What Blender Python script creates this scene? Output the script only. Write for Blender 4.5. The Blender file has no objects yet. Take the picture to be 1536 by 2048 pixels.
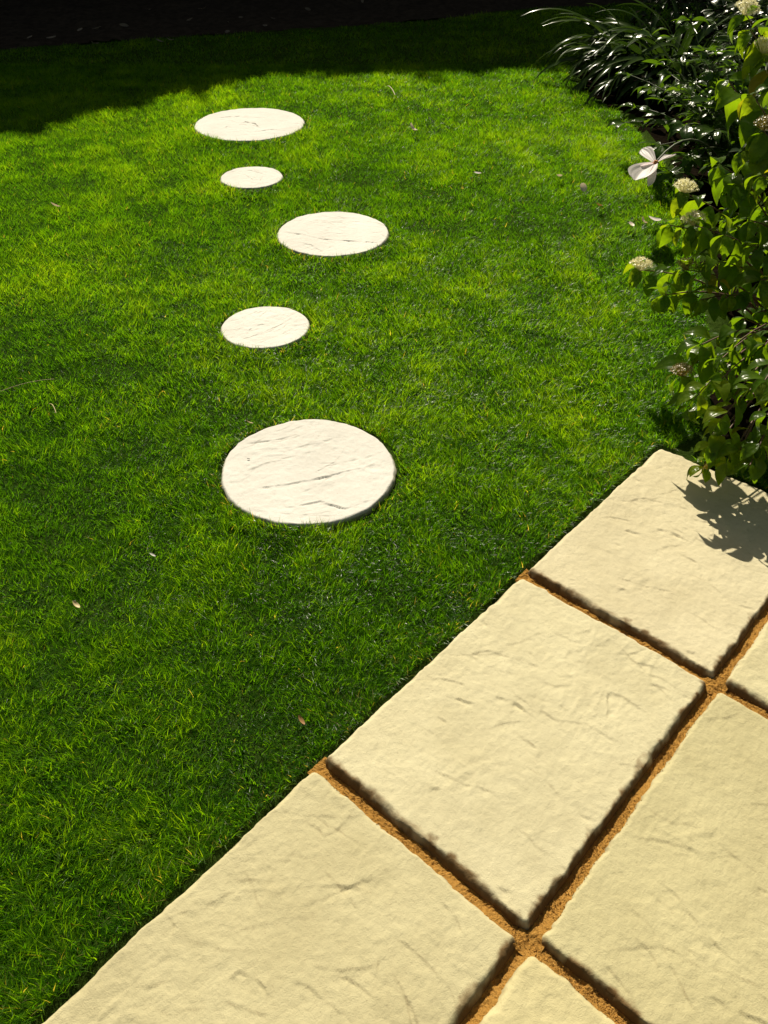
import bpy, bmesh, math, random
import numpy as np
from mathutils import Vector, Matrix

# ------------------------------------------------------------------ camera, sky, sun, exposure
S = bpy.context.scene
COL = S.collection
PITCH, FOCAL, CAMH = 0.71369, 1665.7, 1.75          # focal in photo pixels (1536 x 2048)
cam_d = bpy.data.cameras.new('camera')
cam = bpy.data.objects.new('camera', cam_d)
COL.objects.link(cam)
cam_d.sensor_fit = 'VERTICAL'
cam_d.sensor_height = 36.0
cam_d.lens = 36.0 * FOCAL / 2048.0
cam_d.clip_start, cam_d.clip_end = 0.02, 500.0
cam.location = (0, 0, CAMH)
cam.rotation_euler = (math.pi / 2 - PITCH, 0, 0)
S.camera = cam

SUN_EL, SUN_AZ = math.radians(41.0), math.radians(-9.0)   # azimuth from +Y towards +X
sun_dir = Vector((math.sin(SUN_AZ) * math.cos(SUN_EL), math.cos(SUN_AZ) * math.cos(SUN_EL), math.sin(SUN_EL)))
W = bpy.data.worlds.new('World')
S.world = W
W.use_nodes = True
wn = W.node_tree
for n in list(wn.nodes):
    wn.nodes.remove(n)
sky = wn.nodes.new('ShaderNodeTexSky')
sky.sky_type = 'NISHITA'
sky.sun_disc = False
sky.sun_elevation = SUN_EL
sky.sun_rotation = SUN_AZ
bg = wn.nodes.new('ShaderNodeBackground')
bg.inputs['Strength'].default_value = 0.068
wo = wn.nodes.new('ShaderNodeOutputWorld')
wb = wn.nodes.new('ShaderNodeMix')                     # warm white balance of the photograph
wb.data_type, wb.blend_type = 'RGBA', 'MULTIPLY'
wb.inputs[0].default_value = 1.0
wb.inputs[7].default_value = (1.0, 0.79, 0.50, 1)
wn.links.new(sky.outputs[0], wb.inputs[6])
wn.links.new(wb.outputs[2], bg.inputs['Color'])
wn.links.new(bg.outputs[0], wo.inputs['Surface'])

sun_d = bpy.data.lights.new('sun', 'SUN')
sun_d.energy = 4.6
sun_d.angle = math.radians(0.53)
sun_d.color = (1.0, 0.92, 0.74)
sun = bpy.data.objects.new('sun', sun_d)
COL.objects.link(sun)
sun.location = (-2, 12, 10)
sun.rotation_euler = (-sun_dir).to_track_quat('-Z', 'Y').to_euler()

S.render.engine = 'CYCLES'
S.view_settings.view_transform = 'Standard'
S.view_settings.look = 'None'
S.view_settings.gamma = 1.0
S.view_settings.exposure = 0.80
S.view_settings.use_curve_mapping = False
S.cycles.max_bounces = 8
S.cycles.transmission_bounces = 6
S.cycles.diffuse_bounces = 3
S.cycles.use_denoising = True

rng = np.random.default_rng(7)
random.seed(7)

# ------------------------------------------------------------------ helpers
def ray(u, v):
    """direction of the sight line through photo pixel (u, v)"""
    x, y = (u - 768) / FOCAL, -(v - 1024) / FOCAL
    c, s = math.cos(PITCH), math.sin(PITCH)
    return Vector((x, c + y * s, -s + y * c))

def on_ground(u, v, z=0.0):
    d = ray(u, v)
    return Vector((0, 0, CAMH)) + d * ((z - CAMH) / d.z)

def at_depth(u, v, Y):
    d = ray(u, v)
    return Vector((0, 0, CAMH)) + d * (Y / d.y)

def tag(o, label=None, cat=None, group=None, kind=None):
    if label: o['label'] = label
    if cat: o['category'] = cat
    if group: o['group'] = group
    if kind: o['kind'] = kind
    return o

def link(name, me, mat=None, parent=None):
    o = bpy.data.objects.new(name, me)
    COL.objects.link(o)
    if mat is not None and len(me.materials) == 0:
        me.materials.append(mat)
    if parent is not None:
        o.parent = parent
    return o

def empty(name, loc):
    o = bpy.data.objects.new(name, None)
    o.empty_display_size = 0.1
    COL.objects.link(o)
    o.location = loc
    return o

def fast_mesh(name, verts, faces, smooth=True):
    """verts (n,3); faces a list of (m,k) integer arrays"""
    me = bpy.data.meshes.new(name)
    verts = np.asarray(verts, dtype=np.float32)
    me.vertices.add(len(verts))
    me.vertices.foreach_set('co', verts.ravel())
    loops = np.concatenate([np.asarray(f, dtype=np.int32).ravel() for f in faces])
    sizes = np.concatenate([np.full(len(f), np.shape(f)[1], dtype=np.int32) for f in faces])
    starts = np.concatenate([[0], np.cumsum(sizes)[:-1]]).astype(np.int32)
    me.loops.add(len(loops))
    me.loops.foreach_set('vertex_index', loops)
    me.polygons.add(len(sizes))
    me.polygons.foreach_set('loop_start', starts)
    me.polygons.foreach_set('loop_total', sizes)
    me.polygons.foreach_set('use_smooth', np.full(len(sizes), smooth, dtype=bool))
    me.update(calc_edges=True)
    me.validate()
    return me

def attr(me, name, vals):
    a = me.attributes.new(name, 'FLOAT', 'POINT')
    a.data.foreach_set('value', np.asarray(vals, dtype=np.float32))

_TAB = np.random.default_rng(3).random((8, 256, 256)).astype(np.float32)
def noise2(x, y, k=0):
    t = _TAB[k % 8]
    xi, yi = np.floor(x).astype(int), np.floor(y).astype(int)
    fx, fy = x - xi, y - yi
    fx, fy = fx * fx * (3 - 2 * fx), fy * fy * (3 - 2 * fy)
    a, b = t[xi % 256, yi % 256], t[(xi + 1) % 256, yi % 256]
    c, d = t[xi % 256, (yi + 1) % 256], t[(xi + 1) % 256, (yi + 1) % 256]
    return (a * (1 - fx) + b * fx) * (1 - fy) + (c * (1 - fx) + d * fx) * fy - 0.5

def fbm(x, y, f, octs=4, k=0, gain=0.5):
    r, amp = 0.0, 1.0
    for i in range(octs):
        r = r + amp * noise2(x * f + 17.3 * i, y * f + 5.1 * i, k + i)
        f *= 2.03
        amp *= gain
    return r

# ------------------------------------------------------------------ materials
def new_mat(name):
    m = bpy.data.materials.new(name)
    m.use_nodes = True
    nt = m.node_tree
    for n in list(nt.nodes):
        nt.nodes.remove(n)
    out = nt.nodes.new('ShaderNodeOutputMaterial')
    return m, nt, out

def nd(nt, t, **kw):
    n = nt.nodes.new(t)
    for k, v in kw.items():
        if k.startswith('i_'):
            key = k[2:]
            n.inputs[int(key) if key.isdigit() else key].default_value = v
        else:
            setattr(n, k, v)
    return n

def ramp(nt, src, stops):
    r = nt.nodes.new('ShaderNodeValToRGB')
    el = r.color_ramp.elements
    while len(el) < len(stops):
        el.new(0.5)
    for e, (p, c) in zip(el, stops):
        e.position = p
        e.color = (*c, 1)
    nt.links.new(src, r.inputs[0])
    return r

def mix(nt, fac, a, b):
    m = nt.nodes.new('ShaderNodeMix')
    m.data_type = 'RGBA'
    for inp, v in ((m.inputs[0], fac), (m.inputs[6], a), (m.inputs[7], b)):
        if hasattr(v, 'is_linked') or hasattr(v, 'links'):
            nt.links.new(v, inp)
        else:
            inp.default_value = v if isinstance(v, (int, float)) else (*v, 1)
    return m.outputs[2]

def stone_material(name, light, mid, dark, stain_shade, bump=0.7):
    m, nt, out = new_mat(name)
    tc = nd(nt, 'ShaderNodeTexCoord')
    n1 = nd(nt, 'ShaderNodeTexNoise', i_Scale=5.0, i_Detail=6.0, i_Roughness=0.6)
    n2 = nd(nt, 'ShaderNodeTexNoise', i_Scale=70.0, i_Detail=5.0, i_Roughness=0.65)
    n3 = nd(nt, 'ShaderNodeTexNoise', i_Scale=420.0, i_Detail=2.0)
    oi = nd(nt, 'ShaderNodeObjectInfo')
    off = nd(nt, 'ShaderNodeVectorMath', operation='ADD')
    sc = nd(nt, 'ShaderNodeVectorMath', operation='SCALE')
    sc.inputs[0].default_value = (13.1, 7.7, 3.3)
    nt.links.new(oi.outputs['Random'], sc.inputs['Scale'])
    nt.links.new(tc.outputs['Object'], off.inputs[0])
    nt.links.new(sc.outputs[0], off.inputs[1])
    for n in (n1, n2, n3):
        nt.links.new(off.outputs[0], n.inputs['Vector'])
    base = ramp(nt, n1.outputs['Fac'], [(0.3, mid), (0.62, light)]).outputs[0]
    fr = ramp(nt, n2.outputs['Fac'], [(0.30, (0.16,) * 3), (0.48, (0, 0, 0))]).outputs[0]
    c = mix(nt, fr, base, dark)
    n4 = nd(nt, 'ShaderNodeTexNoise', i_Scale=210.0, i_Detail=2.0, i_Roughness=0.5)
    n5 = nd(nt, 'ShaderNodeTexNoise', i_Scale=2.3, i_Detail=5.0, i_Roughness=0.6, i_Distortion=0.6)
    for n in (n4, n5):
        nt.links.new(off.outputs[0], n.inputs['Vector'])
    sp = ramp(nt, n4.outputs['Fac'], [(0.24, (0.5,) * 3), (0.33, (0, 0, 0))]).outputs[0]
    c = mix(nt, sp, c, dark)
    we = ramp(nt, n5.outputs['Fac'], [(0.50, (0, 0, 0)), (0.72, (0.32,) * 3)]).outputs[0]
    c = mix(nt, we, c, tuple(0.74 * a for a in mid))
    hv = nd(nt, 'ShaderNodeHueSaturation')
    vr = nd(nt, 'ShaderNodeMapRange', i_3=0.93, i_4=1.05)
    nt.links.new(oi.outputs['Random'], vr.inputs[0])
    nt.links.new(vr.outputs[0], hv.inputs['Value'])
    nt.links.new(c, hv.inputs['Color'])
    c = hv.outputs[0]
    tm = nd(nt, 'ShaderNodeMix', data_type='RGBA', blend_type='MULTIPLY')
    tm.inputs[0].default_value = 1.0
    nt.links.new(c, tm.inputs[6])
    nt.links.new(oi.outputs['Color'], tm.inputs[7])
    c = tm.outputs[2]
    at = nd(nt, 'ShaderNodeAttribute', attribute_name='stain_shade')
    c = mix(nt, at.outputs['Fac'], c, stain_shade)
    b = nd(nt, 'ShaderNodeBsdfPrincipled', i_Roughness=0.82)
    b.inputs['Specular IOR Level'].default_value = 0.3
    nt.links.new(c, b.inputs['Base Color'])
    add = nd(nt, 'ShaderNodeMath', operation='MULTIPLY_ADD')
    nt.links.new(n3.outputs['Fac'], add.inputs[0])
    add.inputs[1].default_value = 0.25
    nt.links.new(n2.outputs['Fac'], add.inputs[2])
    bp = nd(nt, 'ShaderNodeBump', i_Strength=bump, i_Distance=0.004)
    nt.links.new(add.outputs[0], bp.inputs['Height'])
    nt.links.new(bp.outputs[0], b.inputs['Normal'])
    nt.links.new(b.outputs[0], out.inputs['Surface'])
    return m

def soil_material(name, a, b_, scale=40.0):
    m, nt, out = new_mat(name)
    tc = nd(nt, 'ShaderNodeTexCoord')
    n1 = nd(nt, 'ShaderNodeTexNoise', i_Scale=scale, i_Detail=8.0, i_Roughness=0.7)
    nt.links.new(tc.outputs['Object'], n1.inputs['Vector'])
    c = ramp(nt, n1.outputs['Fac'], [(0.3, a), (0.7, b_)])
    b = nd(nt, 'ShaderNodeBsdfPrincipled', i_Roughness=0.95)
    b.inputs['Specular IOR Level'].default_value = 0.0
    bp = nd(nt, 'ShaderNodeBump', i_Strength=0.8, i_Distance=0.02)
    nt.links.new(n1.outputs['Fac'], bp.inputs['Height'])
    nt.links.new(bp.outputs[0], b.inputs['Normal'])
    nt.links.new(c.outputs[0], b.inputs['Base Color'])
    nt.links.new(b.outputs[0], out.inputs['Surface'])
    return m

def leafy_material(name, stops, trans_tint, trans=0.5, gloss=0.08, rough=0.3, attr_name=None, veins=False, var=0.0):
    """diffuse + translucent + glossy leaf; stops = colour ramp over a per-leaf value"""
    m, nt, out = new_mat(name)
    if attr_name:
        src = nd(nt, 'ShaderNodeAttribute', attribute_name=attr_name).outputs['Fac']
    else:
        src = nd(nt, 'ShaderNodeObjectInfo').outputs['Random']
    col = ramp(nt, src, stops).outputs[0]
    tc = nd(nt, 'ShaderNodeTexCoord')
    if var:
        nz = nd(nt, 'ShaderNodeTexNoise', i_Scale=var, i_Detail=3.0)
        nt.links.new(tc.outputs['Object'], nz.inputs['Vector'])
        hs = nd(nt, 'ShaderNodeHueSaturation')
        mr = nd(nt, 'ShaderNodeMapRange', i_3=0.7, i_4=1.3)
        nt.links.new(nz.outputs['Fac'], mr.inputs[0])
        nt.links.new(mr.outputs[0], hs.inputs['Value'])
        nt.links.new(col, hs.inputs['Color'])
        col = hs.outputs[0]
    tcol = nd(nt, 'ShaderNodeMix', data_type='RGBA', blend_type='MULTIPLY')
    tcol.inputs[0].default_value = 1.0
    nt.links.new(col, tcol.inputs[6])
    tcol.inputs[7].default_value = (*trans_tint, 1)
    d = nd(nt, 'ShaderNodeBsdfDiffuse')
    t = nd(nt, 'ShaderNodeBsdfTranslucent')
    g = nd(nt, 'ShaderNodeBsdfGlossy', i_Roughness=rough)
    nt.links.new(col, d.inputs['Color'])
    nt.links.new(tcol.outputs[2], t.inputs['Color'])
    g.inputs['Color'].default_value = (0.9, 0.9, 0.9, 1)
    m1 = nd(nt, 'ShaderNodeMixShader', i_0=trans)
    nt.links.new(d.outputs[0], m1.inputs[1])
    nt.links.new(t.outputs[0], m1.inputs[2])
    fr = nd(nt, 'ShaderNodeFresnel', i_IOR=1.45)
    fm = nd(nt, 'ShaderNodeMath', operation='MULTIPLY', i_1=gloss)
    nt.links.new(fr.outputs[0], fm.inputs[0])
    m2 = nd(nt, 'ShaderNodeMixShader')
    nt.links.new(fm.outputs[0], m2.inputs[0])
    nt.links.new(m1.outputs[0], m2.inputs[1])
    nt.links.new(g.outputs[0], m2.inputs[2])
    if veins:
        va = nd(nt, 'ShaderNodeAttribute', attribute_name='vein')
        bp = nd(nt, 'ShaderNodeBump', i_Strength=0.6, i_Distance=0.003)
        nt.links.new(va.outputs['Fac'], bp.inputs['Height'])
        for s_ in (d, t, g):
            nt.links.new(bp.outputs[0], s_.inputs['Normal'])
    nt.links.new(m2.outputs[0], out.inputs['Surface'])
    return m

def plain_material(name, col, rough=0.7):
    m, nt, out = new_mat(name)
    tc = nd(nt, 'ShaderNodeTexCoord')
    nz = nd(nt, 'ShaderNodeTexNoise', i_Scale=60.0, i_Detail=4.0)
    nt.links.new(tc.outputs['Object'], nz.inputs['Vector'])
    c = ramp(nt, nz.outputs['Fac'], [(0.3, tuple(x * 0.7 for x in col)), (0.7, col)])
    b = nd(nt, 'ShaderNodeBsdfPrincipled', i_Roughness=rough)
    nt.links.new(c.outputs[0], b.inputs['Base Color'])
    nt.links.new(b.outputs[0], out.inputs['Surface'])
    return m

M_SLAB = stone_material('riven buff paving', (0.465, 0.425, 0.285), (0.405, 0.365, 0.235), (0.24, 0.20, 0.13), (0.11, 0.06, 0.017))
M_STONE = stone_material('riven pale stone', (0.555, 0.535, 0.495), (0.495, 0.475, 0.435), (0.34, 0.26, 0.20), (0.14, 0.11, 0.03), 0.4)
M_SAND = soil_material('orange jointing sand', (0.34, 0.16, 0.03), (0.58, 0.32, 0.085), 260.0)
M_LAWN = soil_material('lawn soil', (0.016, 0.032, 0.005), (0.042, 0.070, 0.012), 60.0)
M_BED = soil_material('bed soil with painted shade', (0.004, 0.003, 0.002), (0.012, 0.009, 0.006), 30.0)  # colour lowered to near black, painting in the shade beneath the shrubs
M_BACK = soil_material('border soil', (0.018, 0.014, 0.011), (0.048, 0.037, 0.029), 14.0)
M_GROUND = soil_material('distant ground', (0.03, 0.05, 0.012), (0.05, 0.08, 0.02), 4.0)
M_GRASS = leafy_material('grass blades', [(0.0, (0.018, 0.070, 0.004)), (0.45, (0.043, 0.126, 0.005)), (0.80, (0.094, 0.190, 0.008)),
                                          (0.90, (0.12, 0.21, 0.012)), (0.93, (0.20, 0.18, 0.07)), (1.0, (0.30, 0.27, 0.14))],
                         (3.6, 3.0, 0.45), trans=0.64, gloss=0.028, rough=0.35, attr_name='tint')

# ------------------------------------------------------------------ layout (metres, photo measured)
ANG = math.radians(48.3067)
E_ = Vector((-math.cos(ANG), -math.sin(ANG), 0))        # along the lawn edge of the patio
N_ = Vector((-E_.y, E_.x, 0))                           # into the patio
J0 = Vector((0.9808, 2.3833, 0)) - N_ * 0.015 - E_ * 0.010
SL, SW = 0.8590, 0.6167                                 # slab module incl. joint
STONES = [(-0.2587, 2.2501, 0.2956), (-0.5128, 3.2467, 0.1917), (-0.2683, 4.2556, 0.2930),
          (-0.7937, 5.0908, 0.1874), (-0.9344, 6.1512, 0.3804)]

def st(x, y):
    return ((x - J0.x) * E_.x + (y - J0.y) * E_.y, (x - J0.x) * N_.x + (y - J0.y) * N_.y)

BED_PTS = [(1.02, 2.33), (1.22, 2.62), (1.42, 3.3), (1.62, 4.2), (1.74, 4.9), (1.78, 5.7), (1.70, 6.5), (1.55, 7.1), (1.55, 7.6), (1.8, 8.3), (2.6, 9.4), (4.5, 10.2), (9, 10.6)]
def bed_x(y):
    ys = np.array([p[1] for p in BED_PTS]); xs = np.array([p[0] for p in BED_PTS])
    return np.interp(y, ys, xs, left=1e3, right=1e3)
def back_y(x):
    return np.interp(x, [-9, -3.43, -1.9, -0.5, 0.6, 1.6, 3.2, 9], [6.6, 8.45, 8.95, 9.35, 9.75, 10.3, 10.6, 10.6])

def lawn_z(x, y):
    return -0.027 + 0.009 * fbm(x, y, 1.6, 3, 2) + 0.004 * fbm(x, y, 7.0, 2, 4)

# ------------------------------------------------------------------ ground, lawn, beds
def grid_mesh(name, xs, ys, zf):
    X, Y = np.meshgrid(xs, ys)
    Z = zf(X, Y)
    n, m = X.shape
    idx = np.arange(n * m).reshape(n, m)
    q = np.stack([idx[:-1, :-1], idx[:-1, 1:], idx[1:, 1:], idx[1:, :-1]], -1).reshape(-1, 4)
    return X, Y, idx, q, np.stack([X, Y, Z], -1).reshape(-1, 3)

me = fast_mesh('ground', [(-150, -150, -0.12), (150, -150, -0.12), (150, 150, -0.12), (-150, 150, -0.12)], [np.array([[0, 1, 2, 3]])])
tag(link('ground', me, M_GROUND), 'dark green ground reaching away round the garden', kind='structure')

X, Y, idx, q, v = grid_mesh('lawn', np.arange(-7, 5.6, 0.07), np.arange(-1.5, 11.2, 0.07), lawn_z)
s_, t_ = st(v[:, 0], v[:, 1])
inpat = (s_ > 0.03) & (t_ > 0.03)
inbed = (v[:, 0] > bed_x(v[:, 1]) + 0.12) | (v[:, 1] > back_y(v[:, 0]) + 0.12)
v[inpat, 2] = -0.10
v[inbed, 2] = -0.11
for (cx, cy, R) in STONES:
    v[np.hypot(v[:, 0] - cx, v[:, 1] - cy) < R - 0.05, 2] = -0.08
me = fast_mesh('lawn', v, [q])
tag(link('lawn', me, M_LAWN), 'soil of the lawn under the grass', kind='structure')

def bed_z(x, y):
    return -0.030 + 0.05 * np.clip(fbm(x, y, 3.0, 4, 1), -1, 1) + 0.015 * fbm(x, y, 18.0, 2, 3)
X, Y, idx, q, v = grid_mesh('bed', np.arange(0.7, 5.6, 0.05), np.arange(0.6, 11.2, 0.05), bed_z)
s_, t_ = st(v[:, 0], v[:, 1])
keep = (v[:, 0] > bed_x(v[:, 1]) - 0.02) & (s_ < 0.02) & (v[:, 1] < back_y(v[:, 0]) + 0.3)
keep |= (s_ < 0.02) & (s_ > -4) & (v[:, 1] < 2.4) & (t_ > 0.03)
kf = keep[q].all(1)
me = fast_mesh('bed', v, [q[kf]])
tag(link('flower_bed', me, M_BED), 'soil border, coloured near black for shade, under the shrubs beside the lawn', kind='structure')
X, Y, idx, q, v = grid_mesh('bed2', np.arange(-7, 5.6, 0.06), np.arange(6.4, 16, 0.06), lambda x, y: bed_z(x, y) - 0.004)
kf = (v[:, 1] > back_y(v[:, 0]))[q].all(1)
me = fast_mesh('back_bed', v, [q[kf]])
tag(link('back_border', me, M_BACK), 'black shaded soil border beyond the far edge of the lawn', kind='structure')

# ------------------------------------------------------------------ riven stone heightfields
def seg_dist(px, py, pts):
    """nearest distance to a polyline, sign of the side, and parameter along it 0..1"""
    best = np.full(px.shape, 1e9); side = np.zeros(px.shape); par = np.zeros(px.shape)
    pts = np.asarray(pts, float)
    L = np.hypot(*(pts[1:] - pts[:-1]).T)
    tot, acc = L.sum(), 0.0
    for i in range(len(pts) - 1):
        a, d = pts[i], pts[i + 1] - pts[i]
        u = np.clip(((px - a[0]) * d[0] + (py - a[1]) * d[1]) / (L[i] ** 2), 0, 1)
        dx, dy = px - a[0] - u * d[0], py - a[1] - u * d[1]
        dist = np.hypot(dx, dy)
        m = dist < best
        best[m] = dist[m]
        side[m] = np.sign(d[0] * dy - d[1] * dx)[m]
        par[m] = ((acc + u * L[i]) / tot)[m]
        acc += L[i]
    return best, side, par

def ledges(px, py, lines, h, stain_shade, away, gain=1.45):
    """low scarps: the side towards 'away' stays high, the other drops at once and climbs back slowly"""
    for (pts, depth, decay) in lines:
        depth = depth * (gain if depth > .0016 else min(gain, 1.2))
        pts = np.asarray(pts, float)
        wob = 0.006
        brk = np.clip(0.55 + 1.5 * fbm(px, py, 38.0, 2, 2), 0.05, 1.3)
        qx = px + wob * fbm(px, py, 38.0, 4, 5)
        qy = py + wob * fbm(px, py, 38.0, 4, 6)
        d, sd, par = seg_dist(qx, qy, pts)
        dv = pts[-1] - pts[0]
        toward = -dv[1] * away[0] + dv[0] * away[1]           # sign of the side that points away
        low = (sd * (1 if toward > 0 else -1)) < 0
        taper = np.clip(np.sin(np.pi * np.clip(par, 0.02, 0.98)) * 1.8, 0, 1) * brk
        h -= np.where(low, depth * taper * np.exp(-d / decay), 0)
        h += np.where(~low, 0.35 * depth * taper * np.exp(-d / (decay * 0.7)), 0)
        stain_shade += np.where(d < 0.003, 0.22 * taper * (1 - d / 0.003), 0)

def riven(px, py, k):
    r = fbm(px, py, 3.0, 3, k)
    h = 0.0030 * r + 0.0011 * fbm(px, py, 14.0, 3, k + 1) + 0.0013 * fbm(px, py, 48.0, 3, k + 2) * (0.7 + 1.2 * np.clip(fbm(px, py, 5.0, 2, k + 5) + 0.2, 0, 1))
    # split-stone relief: short broken ridges that run across the sun, fading in and out
    wx = px + 0.05 * fbm(px, py, 5.0, 2, k + 3)
    wy = py + 0.05 * fbm(px, py, 5.0, 2, k + 5)
    rid = 1 - np.abs(fbm(wx * 1.0, wy * 2.2, 9.0, 3, k + 6)) * 3
    msk = np.clip(fbm(px, py, 6.0, 2, k + 4) * 2.2 + 0.1, 0, 1)
    h += 0.0016 * np.clip(rid, 0, 1) ** 3 * msk
    h += 0.0009 * fbm(px * 1.0, py * 1.7, 32.0, 3, k + 7) * (0.4 + msk)
    return h

def loc_slab(i, j, pix):
    out = []
    for (u, v_) in pix:
        p = on_ground(u, v_)
        s, t = st(p.x, p.y)
        out.append((s - (i + 0.5) * SL, t - (j + 0.5) * SW))
    return out

GAP = 0.023
def fine_lines(seed, n, half_u, half_v, ang, spread, depth):
    """thin riven lines that wander roughly along one grain direction"""
    rr = random.Random(seed)
    out = []
    for i in range(n):
        x, y, a = rr.uniform(-half_u, half_u), rr.uniform(-half_v, half_v), ang + rr.gauss(0, spread)
        pts = [(x, y)]
        for k in range(rr.randint(4, 10)):
            a += rr.gauss(0, .22)
            x += .028 * math.cos(a); y += .028 * math.sin(a)
            pts.append((x, y))
        out.append((pts, depth * rr.uniform(.4, 1.2), rr.uniform(.008, .03)))
    return out
sunxy = (sun_dir.x, sun_dir.y)
AWAY_ST = (sun_dir.x * E_.x + sun_dir.y * E_.y, sun_dir.x * N_.x + sun_dir.y * N_.y)

_g = on_ground(1220, 1477) - on_ground(985, 1390)
GRAIN = math.atan2(_g.dot(N_), _g.dot(E_))
def slab_mesh(name, k, lines, step=0.0035):
    a, b = (SL - GAP) / 2, (SW - GAP) / 2
    nu, nv = int(2 * a / step), int(2 * b / step)
    # denser rows next to the edges
    gu = np.linspace(-1, 1, nu); gv = np.linspace(-1, 1, nv)
    U, V = np.meshgrid(gu * a, gv * b)
    # wavy hand-split outline, rounded corners
    eu, ev = a - np.abs(U), b - np.abs(V)
    edge = np.minimum(eu, ev)
    cr = 0.018
    corner = (eu < cr) & (ev < cr)
    edge = np.where(corner, cr - np.hypot(cr - eu, cr - ev), edge)
    # pull outline in with noise near the edges
    wv = 0.0055 * fbm(U, V, 14.0, 3, k + 2) + 0.003 * fbm(U, V, 60.0, 2, k)
    ed = edge + wv - 0.0045
    h = riven(U, V, k)
    h -= h.mean()
    stain_shade = np.zeros_like(h)
    ledges(U, V, lines + fine_lines(k + 40, 32, a, b, GRAIN, .3, .0015), h, stain_shade, AWAY_ST)
    sh = np.clip(0.011 + 0.016 * fbm(U, V, 24.0, 4, k + 4), .004, .03)              # width of the shoulder
    f = np.clip(1 - ed / sh, 0, 1)
    h -= 0.011 * f ** 2.0
    h = np.where(ed < 0.001, h - 0.012 * np.clip((0.001 - ed) / 0.006, 0, 1), h)
    # sand staining and painted-in shade feathering up from the two edges that face away from the sun
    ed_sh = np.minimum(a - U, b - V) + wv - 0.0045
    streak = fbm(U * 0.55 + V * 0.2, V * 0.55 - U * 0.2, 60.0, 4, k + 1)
    sand_shade = np.clip(1.25 - (ed_sh + 0.022 * streak) / 0.012, 0, 1) * np.clip(1.1 + 1.5 * fbm(U, V, 11.0, 2, k), .35, 1)
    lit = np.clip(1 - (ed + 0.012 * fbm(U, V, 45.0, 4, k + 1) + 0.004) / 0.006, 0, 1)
    stain_shade = np.clip(stain_shade + 0.95 * sand_shade + 0.4 * lit, 0, 1)
    # corners that round away drop below the sand
    h = np.where(edge < 0, -0.035, h)
    n, m = U.shape
    top = np.stack([U, V, h], -1).reshape(-1, 3)
    idx = np.arange(n * m).reshape(n, m)
    q = np.stack([idx[:-1, :-1], idx[:-1, 1:], idx[1:, 1:], idx[1:, :-1]], -1).reshape(-1, 4)
    rim = np.concatenate([idx[0, :-1], idx[:-1, -1], idx[-1, :0:-1], idx[:0:-1, 0]])
    low = top[rim].copy(); low[:, 2] = -0.042
    base = len(top)
    r2 = np.arange(len(rim)) + base
    nx = np.roll(np.arange(len(rim)), -1)
    side = np.stack([rim, r2, r2[nx], rim[nx]], -1)
    allv = np.concatenate([top, low])
    me = fast_mesh(name, allv, [q, side])
    attr(me, 'stain_shade', np.concatenate([stain_shade.ravel(), np.full(len(rim), 1.0)]))  # lower sides fully darkened: sand staining plus painted shade
    me.materials.append(M_SLAB)
    return me

lines_b = [(loc_slab(1, 0, p), d, w) for p, d, w in [
    ([(966, 1240), (985, 1262), (1022, 1272)], .0028, .02), ([(893, 1394), (920, 1400), (950, 1409)], .0026, .02),
    ([(984, 1390), (1028, 1403), (1062, 1430)], .0032, .03), ([(1098, 1438), (1165, 1446), (1222, 1477), (1260, 1490)], .0018, .02),
    ([(868, 1440), (878, 1434), (894, 1444)], .0022, .012), ([(1212, 1376), (1216, 1404), (1212, 1446)], .0026, .012),
    ([(1150, 1625), (1175, 1634), (1198, 1642)], .0024, .015), ([(1050, 1475), (1080, 1500), (1100, 1521)], .0016, .02),
    ([(850, 1574), (866, 1576), (884, 1577)], .002, .012), ([(970, 1300), (1040, 1320), (1110, 1345)], .0012, .03),
    ([(780, 1545), (800, 1560), (812, 1572)], .0016, .012), ([(1080, 1360), (1110, 1372), (1140, 1370)], .0012, .02)]]
lines_c = [(loc_slab(2, 0, p), d, w) for p, d, w in [
    ([(512, 1690), (520, 1722), (548, 1742)], .0028, .02), ([(448, 1966), (478, 1945), (512, 1956), (548, 2006)], .0028, .025),
    ([(752, 1905), (756, 1950), (744, 1985)], .002, .012), ([(600, 1640), (640, 1660), (668, 1700)], .0015, .02),
    ([(330, 1830), (350, 1850), (345, 1880)], .0018, .015), ([(640, 1940), (700, 1960), (760, 2000)], .0015, .025),
    ([(880, 1800), (910, 1830), (925, 1870)], .0016, .02)]]
lines_d = [(loc_slab(1, 1, p), d, w) for p, d, w in [
    ([(1290, 1735), (1360, 1800), (1425, 1885), (1508, 1948)], .0024, .02), ([(1225, 1712), (1290, 1770), (1352, 1832)], .0014, .02),
    ([(1375, 1898), (1388, 1904), (1400, 1906)], .0028, .01), ([(1430, 1680), (1470, 1710), (1530, 1760)], .0016, .02),
    ([(1250, 1860), (1290, 1890), (1330, 1960)], .0014, .03), ([(1200, 1960), (1215, 1975), (1235, 1990)], .002, .012)]]
SLAB_MESHES = [slab_mesh('slab_a', 0, lines_b), slab_mesh('slab_b', 3, lines_c), slab_mesh('slab_c', 5, lines_d)]

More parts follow.
